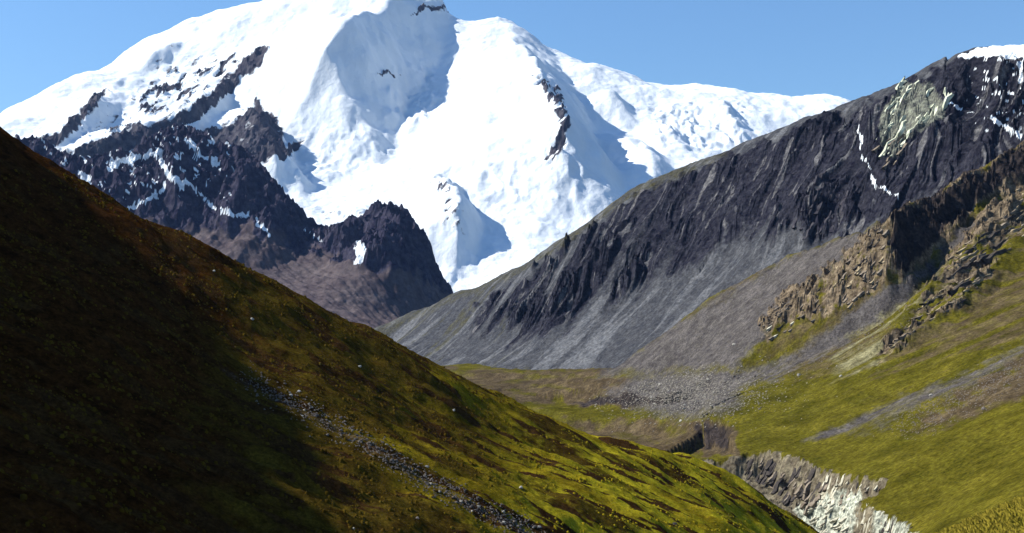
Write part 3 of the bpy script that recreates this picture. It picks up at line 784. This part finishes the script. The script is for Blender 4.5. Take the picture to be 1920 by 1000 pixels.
def build_stones():
    rng = random.Random(8)
    pale = stone_mat('pale_stone', (0.18, 0.17, 0.145), (0.40, 0.38, 0.33), 0.8)
    sand = stone_mat('buff_stone', (0.09, 0.08, 0.068), (0.26, 0.24, 0.20), 0.5)
    grey = stone_mat('grey_stone', (0.06, 0.05, 0.045), (0.17, 0.15, 0.13), 0.8)
    PM = [rock_mesh('pale_boulder', i, pale) for i in range(4)]
    GM = [rock_mesh('grey_boulder', 10 + i, grey) for i in range(4)]
    def put(px, py, size, mesh, name='boulder'):
        c = cast(px, py)
        if c is None: return None
        o = bpy.data.objects.new(name, mesh); COL.objects.link(o)
        r = size * c[0].y / FPX / 2
        o.scale = (r, r, r); o.location = c[0] + c[1] * r * 0.15; o.rotation_euler = (rng.uniform(-.4, .4), rng.uniform(-.4, .4), rng.uniform(0, 6.28))
        return o
    single = [(976, 917, 12, 'P', 'bright pale boulder alone on the golden grass of the near hillside'), (672, 688, 9, 'P', 'small pale boulder in the dark turf near the hillside skyline'),
              (471, 599, 9, 'P', 'pale boulder on the upper brown turf close to the shadow edge'), (398, 508, 8, 'P', 'pale boulder highest up on the near hillside'),
              (944, 962, 9, 'P', 'pale stone just above the lower end of the stone track'), (850, 770, 8, 'P', 'pale stone on the mid hillside below the skyline'),
              (660, 995, 9, 'P', 'pale stone at the foot of the shaded near slope'), (558, 735, 9, 'P', 'pale stone at the upper end of the stone track'),
              (781, 975, 10, 'G', 'grey boulder in the grass below the stone track'), (1265, 985, 12, 'G', 'grey boulder on the golden grass by the bottom edge'),
              (1378, 646, 9, 'P', 'bright boulder on the grey scree below the brown crag'), (1748, 742, 10, 'P', 'pale boulder on the grass between the two lower scree tongues'), (1500, 704, 10, 'P', 'pale boulder at the grassy end of the pale scree streak'),
              (1238, 722, 9, 'P', 'brightest boulder at the left end of the boulder field'), (1278, 790, 9, 'P', 'pale boulder on the rim of the brown moraine bank'), (1848, 768, 12, 'G', 'dark boulder at the foot of the heath on the green hillside'),
              (1578, 706, 9, 'P', 'pale boulder on green grass below the tan crag')]
    for px, py, sz, k, lab in single:
        o = put(px, py, sz, rng.choice(PM if k == 'P' else GM))
        if o: thing(o, lab, 'boulder')
    # stones of the boulder field, each its own
    n = 0
    while n < 110:
        px = rng.gauss(1290, 70); py = rng.gauss(738, 24)
        if not (1150 < px < 1430 and 690 < py < 785): continue
        if py < 738 - (px - 1180) * 0.25: continue
        o = put(px, py, rng.choice([4, 5, 5, 6, 7]), rng.choice(PM[:2] + GM + GM), 'field_stone')
        if o: n += 1; thing(o, 'small angular stone among many in the boulder field beside the valley floor', 'stone', 'stones of the boulder field')
    # stones of the track on the near hillside
    track = [(430, 690), (560, 765), (680, 830), (760, 880), (850, 930), (940, 975), (1010, 1010)]
    n = 0
    while n < 140:
        t = rng.uniform(0.4, len(track) - 1.01); i = int(t); f = t - i
        px = track[i][0] * (1 - f) + track[i + 1][0] * f + rng.gauss(0, 11); py = track[i][1] * (1 - f) + track[i + 1][1] * f + rng.gauss(0, 9)
        if py > 1005: continue
        o = put(px, py, rng.choice([5, 6, 7, 8, 9]), rng.choice(PM[:1] + GM + GM), 'track_stone')
        if o: n += 1; thing(o, 'loose stone among many in the stony track down the near hillside', 'stone', 'stones of the hillside track')
    # rubble too small to pick apart
    V = []; Fc = []
    tet = np.array([(-1, -1, -.4), (1, -.8, -.4), (0.9, 1, -.4), (-.8, .9, -.4), (0.1, 0, .8)])
    fac = [(0, 1, 4), (1, 2, 4), (2, 3, 4), (3, 0, 4)]
    def bit(px, py, size):
        c = cast(px, py)
        if c is None: return
        r = size * c[0].y / FPX / 2; a = rng.uniform(0, 6.28); ca, sa = math.cos(a), math.sin(a)
        o = len(V); sz = rng.uniform(0.6, 1.3)
        for x, y, z in tet:
            x += rng.uniform(-.3, .3); y += rng.uniform(-.3, .3)
            V.append((c[0].x + r * (x * ca - y * sa), c[0].y + r * (x * sa + y * ca), c[0].z + r * z * sz))
        Fc.extend(tuple(o + k for k in f) for f in fac)
    for _ in range(1500):
        t = rng.uniform(0.2, len(track) - 1.01); i = int(t); f = t - i
        bit(track[i][0] * (1 - f) + track[i + 1][0] * f + rng.gauss(0, 11), track[i][1] * (1 - f) + track[i + 1][1] * f + rng.gauss(0, 12), rng.uniform(2, 5))
    n0 = len(Fc)
    for _ in range(3000):
        px = rng.gauss(1285, 72); py = rng.gauss(735, 24)
        if py < 725 - (px - 1180) * 0.3: continue
        bit(px, py, rng.uniform(1.8, 4.6))
    nsplit = len(Fc)
    for _ in range(900):                                # heath strewn with stones on the far right
        f = rng.random(); bit(1690 + 240 * f + rng.gauss(0, 16), 800 - 110 * f + rng.gauss(0, 18), rng.uniform(2, 4))
    for _ in range(500):
        f = rng.random(); bit(1390 + 320 * f + rng.gauss(0, 20), 745 - 180 * f + rng.gauss(0, 16), rng.uniform(1.5, 3.5))
    me = bpy.data.meshes.new('rubble'); me.from_pydata(V, [], Fc); me.materials.append(grey); me.materials.append(sand)
    mi = np.zeros(len(Fc), np.int32); mi[n0:nsplit] = 1; me.polygons.foreach_set('material_index', mi)
    o = bpy.data.objects.new('rubble', me); COL.objects.link(o); o['kind'] = 'stuff'

# ------------------------------------------------------------------ turf tussocks on the near hillside
def build_tussocks():
    rng = np.random.default_rng(12)
    n = 26000
    x = rng.uniform(-150, 150, n * 4); y = rng.uniform(130, 600, n * 4)
    z = lh_h(x, y)
    px, py = proj(x, y, z)
    dens = fbm(x / 22, y / 12, 3, 301)
    ok = (px > -40) & (px < 1560) & (py < 1040) & (py > 200) & (dens + rng.normal(0, 0.35, x.shape) > 0.05 + 0.35 * sstep(800, 1200, px))
    x, y = x[ok][:n], y[ok][:n]
    lump = fbm((x + 0.15 * y) / 16, y / 5, 4, 103)
    z = lh_h(x, y) + 0.7 * lump
    m = len(x)
    r = 0.13 + 0.5 * rng.random(m) ** 3; hh = r * rng.uniform(0.5, 1.0, m)
    k = 6
    ang = np.linspace(0, 2 * np.pi, k, endpoint=False)[None, :] + rng.uniform(0, 6.28, (m, 1))
    r1 = r[:, None] * rng.uniform(0.8, 1.25, (m, k)); r2 = r[:, None] * rng.uniform(0.45, 0.75, (m, k))
    V = np.zeros((m, 2 * k + 1, 3))
    V[:, :k, 0] = x[:, None] + r1 * np.cos(ang); V[:, :k, 1] = y[:, None] + r1 * np.sin(ang); V[:, :k, 2] = z[:, None] - 0.3
    V[:, k:2 * k, 0] = x[:, None] + r2 * np.cos(ang); V[:, k:2 * k, 1] = y[:, None] + r2 * np.sin(ang); V[:, k:2 * k, 2] = z[:, None] + hh[:, None] * rng.uniform(0.5, 0.9, (m, k))
    V[:, 2 * k, 0] = x; V[:, 2 * k, 1] = y; V[:, 2 * k, 2] = z + hh
    tri = []
    for i in range(k):
        j = (i + 1) % k
        tri += [(i, j, k + j), (i, k + j, k + i), (k + i, k + j, 2 * k)]
    T = (np.array(tri)[None] + (np.arange(m) * (2 * k + 1))[:, None, None]).reshape(-1, 3)
    me = bpy.data.meshes.new('turf_tussocks')
    me.vertices.add(m * (2 * k + 1)); me.vertices.foreach_set('co', V.astype(np.float32).ravel())
    me.loops.add(T.size); me.loops.foreach_set('vertex_index', T.astype(np.int32).ravel())
    me.polygons.add(len(T)); me.polygons.foreach_set('loop_start', np.arange(0, T.size, 3, dtype=np.int32))
    me.update(calc_edges=True)
    gold_sun = np.repeat(np.clip(sstep(760, 1250, proj(x, y, z)[0] + 0.5 * (proj(x, y, z)[1] - 800)), 0, 1) * 0.8, 2 * k + 1)  # tussocks take the same painted sun as the grass
    a = me.attributes.new('gold_sun', 'FLOAT', 'POINT'); a.data.foreach_set('value', gold_sun.astype(np.float32))
    me.materials.append(terrain_mat('tussock_grass', ((0.030, 0.016, 0.003), (0.085, 0.058, 0.007), 0.3), [('gold_sun', (0.15, 0.118, 0.006), (0.25, 0.19, 0.010), 0.3, 0.3)]))
    o = bpy.data.objects.new('grass_tussocks', me); COL.objects.link(o); o['kind'] = 'stuff'

# ------------------------------------------------------------------ cliffs of tilted slabs
def slab_mesh(name, seed, mat, L=1.0, W=0.24, Tk=0.22, seg=4):
    """a tilted bed of rock: long in z, uneven along its length, pointed at the top; base at the origin"""
    rng = random.Random(seed)
    V = []; Fc = []
    k = 5
    for i in range(seg + 1):
        t = i / seg
        s = (1.0 - 0.15 * t) * rng.uniform(0.8, 1.15) if i < seg else rng.uniform(0.25, 0.55)
        ox, oy = rng.uniform(-.05, .05), rng.uniform(-.05, .05)
        for j, (a, b) in enumerate(((-1, -.6), (.1, -1), (1, -.3), (.8, .9), (-.8, .9))):
            V.append((ox + a * W / 2 * s * rng.uniform(.85, 1.15), oy + b * Tk / 2 * s * rng.uniform(.85, 1.15), t * L + (rng.uniform(-.08, .08) if i else 0)))
    for i in range(seg):
        for j in range(k):
            a = i * k + j; b = i * k + (j + 1) % k
            Fc.append((a, b, b + k, a + k))
    Fc.append(tuple(range(seg * k, seg * k + k)))
    me = bpy.data.meshes.new(name); me.from_pydata(V, [], Fc); me.materials.append(mat)
    return me

def empty(name, loc):
    o = bpy.data.objects.new(name, None); COL.objects.link(o); o.location = loc; o.empty_display_size = 5
    return o

def slab_cliff(root, polys, seed, sink=0.5):
    """polys: (pixel polygon, how many, slab meshes, length range in m, lean of the beds in degrees)"""
    rng = random.Random(seed)
    for poly, n, meshes, (l0, l1), lean in polys:
        xs = [p[0] for p in poly]; ys = [p[1] for p in poly]
        got = 0
        for _ in range(n * 40):
            if got >= n: break
            px, py = rng.uniform(min(xs), max(xs)), rng.uniform(min(ys), max(ys))
            if inside(np.array([px]), np.array([py]), poly)[0] < 0: continue
            c = cast(px, py)
            if c is None or c[2] == 'near_hillside' or c[2] == 'near_bank': continue
            o = bpy.data.objects.new('rock_slab', rng.choice(meshes)); o.name = o.data.name.split('.')[0]; COL.objects.link(o)
            o.parent = root
            L = rng.uniform(l0, l1)
            o.scale = (L * rng.uniform(.8, 1.3), L * rng.uniform(.8, 1.3), L)
            d = Vector((math.sin(math.radians(lean + rng.gauss(0, 6))), rng.uniform(.1, .45), math.cos(math.radians(lean)))).normalized()
            o.rotation_euler = d.to_track_quat('Z', 'Y').to_euler()
            o.location = c[0] - root.location - d * L * sink - c[1] * L * 0.115
            got += 1

def build_cliffs():
    pale = stone_mat('pale_limestone', (0.24, 0.22, 0.16), (0.60, 0.57, 0.44), 0.25)
    brown = stone_mat('brown_slabs', (0.085, 0.065, 0.048), (0.25, 0.21, 0.16), 0.25)
    dark = stone_mat('dark_slabs', (0.022, 0.020, 0.022), (0.075, 0.065, 0.055), 0.25)
    scar = stone_mat('dark_earth_scar', (0.030, 0.024, 0.022), (0.085, 0.07, 0.055), 0.2)
    tan = stone_mat('tan_slabs', (0.12, 0.095, 0.06), (0.37, 0.30, 0.19), 0.12)
    greenish = stone_mat('grey_green_slabs', (0.32, 0.34, 0.25), (0.66, 0.68, 0.52), 0.06)
    ink = stone_mat('slate_slabs', (0.018, 0.017, 0.025), (0.08, 0.075, 0.08), 0.08)
    def fam(n, m, k, **a): return [slab_mesh(n, 100 + k * 10 + i, m, **a) for i in range(5)]
    FP, FB, FD, FT, FG, FI = fam('pale_slab', pale, 0), fam('brown_slab', brown, 1, W=0.18, Tk=0.17), fam('dark_slab', dark, 2), fam('tan_slab', tan, 3, W=0.16, Tk=0.15), fam('ribbed_slab', greenish, 4, W=0.095, Tk=0.11, seg=6), fam('slate_slab', ink, 5)
    g = empty('gorge_cliff', P(1480, 900, 860))
    thing(g, 'pale and brown slabbed rock cliff of the stream gorge at the terrace edge', 'cliff')
    slab_cliff(g, [([(1385, 862), (1440, 852), (1475, 862), (1440, 915), (1410, 900)], 44, FB[:2] + FD, (9, 18), 38),
                   ([(1460, 868), (1540, 878), (1560, 900), (1520, 950), (1480, 955), (1440, 915)], 60, FB + FD[:2], (8, 18), 38),
                   ([(1548, 886), (1620, 900), (1612, 925), (1570, 945), (1530, 950)], 44, FP + FB[:2] + FD[:2], (8, 15), 28),
                   ([(1520, 950), (1590, 930), (1600, 1000), (1540, 1000)], 30, FP + FB[:1], (4, 9), 60),
                   ([(1615, 905), (1668, 908), (1650, 928), (1615, 930)], 9, FP[:2] + FB[:2], (3.5, 6), 45),
                   ([(1598, 950), (1640, 955), (1628, 1000), (1596, 1000)], 16, FP, (9, 16), 14),
                   ([(1640, 958), (1705, 985), (1715, 1000), (1630, 1000)], 26, FP + FB[:2] + FD[:1], (7, 13), 18)], 1, 0.78)
    c1 = empty('brown_crag', P(1600, 500, 1450))
    thing(c1, 'broken brown crag on the nose of the spur beside deep shadow', 'crag')
    slab_cliff(c1, [([(1664, 412), (1672, 470), (1655, 530), (1600, 565), (1540, 590), (1500, 580), (1560, 500), (1620, 450)], 70, FT[:3] + FB + FD[:2], (10, 26), 44),
                    ([(1500, 560), (1540, 600), (1430, 640), (1425, 605), (1480, 560)], 26, FB + FD[:2] + FP[:1], (9, 20), 55)], 2)
    c2 = empty('tan_crag', P(1800, 500, 1200))
    thing(c2, 'long tan outcrop of tilted slabs down the sunny hillside', 'crag')
    slab_cliff(c2, [([(1930, 330), (1930, 430), (1870, 480), (1800, 520), (1790, 480), (1860, 410)], 80, FT + FB + FD[:2], (14, 34), 60),
                    ([(1800, 520), (1850, 510), (1800, 580), (1740, 600), (1660, 665), (1640, 660), (1720, 580)], 60, FT + FB[:2] + FD[:1], (11, 26), 62)], 3)
    c3 = empty('ribbed_crag', P(1700, 220, 2180))
    thing(c3, 'pale grey-green ribbed crag below the skyline of the slate mountain', 'crag')
    slab_cliff(c3, [([(1655, 205), (1690, 162), (1740, 155), (1768, 185), (1772, 210), (1740, 236), (1690, 262), (1650, 262)], 44, FG, (45, 80), 34),
                    ([(1650, 262), (1700, 255), (1690, 300), (1670, 305)], 14, FG[:2] + FB, (20, 40), 45)], 4)
    c4 = empty('slate_crag', P(1540, 380, 2150))
    thing(c4, 'black slate crag standing out of the scree head', 'crag')
    slab_cliff(c4, [([(1545, 320), (1580, 350), (1600, 420), (1510, 440), (1495, 400), (1520, 350)], 40, FI, (18, 40), 25)], 5)

def build_stream():
    """milky water and gravel on the gorge floor"""
    line = [(1380, 905, 900), (1430, 935, 850), (1490, 965, 800), (1530, 985, 760), (1570, 1005, 700), (1590, 1040, 640), (1610, 1100, 560)]
    p = np.array([P(*a) for a in line]); t = np.linspace(0, len(p) - 1, 60)
    c = np.stack([np.interp(t, np.arange(len(p)), p[:, i]) for i in range(3)], 1)
    d = np.gradient(c[:, :2], axis=0); d /= np.linalg.norm(d, axis=1)[:, None]
    nrm = np.stack([-d[:, 1], d[:, 0]], 1)
    w = np.linspace(-1, 1, 25)
    wid = 9 + 2.5 * fbm(t * 1.1, t * 0, 3, 401)
    X = c[:, 0:1] + nrm[:, 0:1] * wid[:, None] * w; Y = c[:, 1:2] + nrm[:, 1:2] * wid[:, None] * w
    base = valley_h(X, Y, False)
    Z = np.minimum.accumulate(np.median(base, axis=1))[:, None] + 0.6 + 0.25 * fbm(X / 2.0, Y / 2.0, 4, 402)
    m = terrain_mat('milky_stream_water', ((0.22, 0.26, 0.25), (0.62, 0.66, 0.62), 0.35), [], bump=(0.8, 0.4, 0.6), rough=0.35)
    sheet('stream', X, Y, Z, m, label='milky mountain stream in the gorge')

def build_haze():
    import bmesh
    bm = bmesh.new(); bmesh.ops.create_cube(bm, size=1.0)
    me = bpy.data.meshes.new('haze'); bm.to_mesh(me); bm.free()
    o = bpy.data.objects.new('haze', me); COL.objects.link(o)
    o.scale = (28400, 20400, 3161); o.location = (0, 4000, 1419.5)
    o['kind'] = 'stuff'
    m = bpy.data.materials.new('thin_blue_air'); m.use_nodes = True
    nt = m.node_tree; nt.nodes.clear()
    out = nt.nodes.new('ShaderNodeOutputMaterial'); v = nt.nodes.new('ShaderNodeVolumePrincipled')
    v.inputs['Color'].default_value = (0.30, 0.52, 1.0, 1); v.inputs['Density'].default_value = 7.0e-6
    nt.links.new(v.outputs[0], out.inputs['Volume'])
    me.materials.append(m)

import time
_t = time.time()
DG = None
for f in (build_ground, build_snow_mountain, build_buttress, build_right_mountain, build_valley, build_left_hill, build_stream, build_near_bank, build_tussocks):
    f(); print(f.__name__, round(time.time() - _t, 1))
bpy.context.view_layer.update()
DG = bpy.context.evaluated_depsgraph_get()
for f in (build_cliffs, build_stones, build_haze):
    f(); print(f.__name__, round(time.time() - _t, 1))
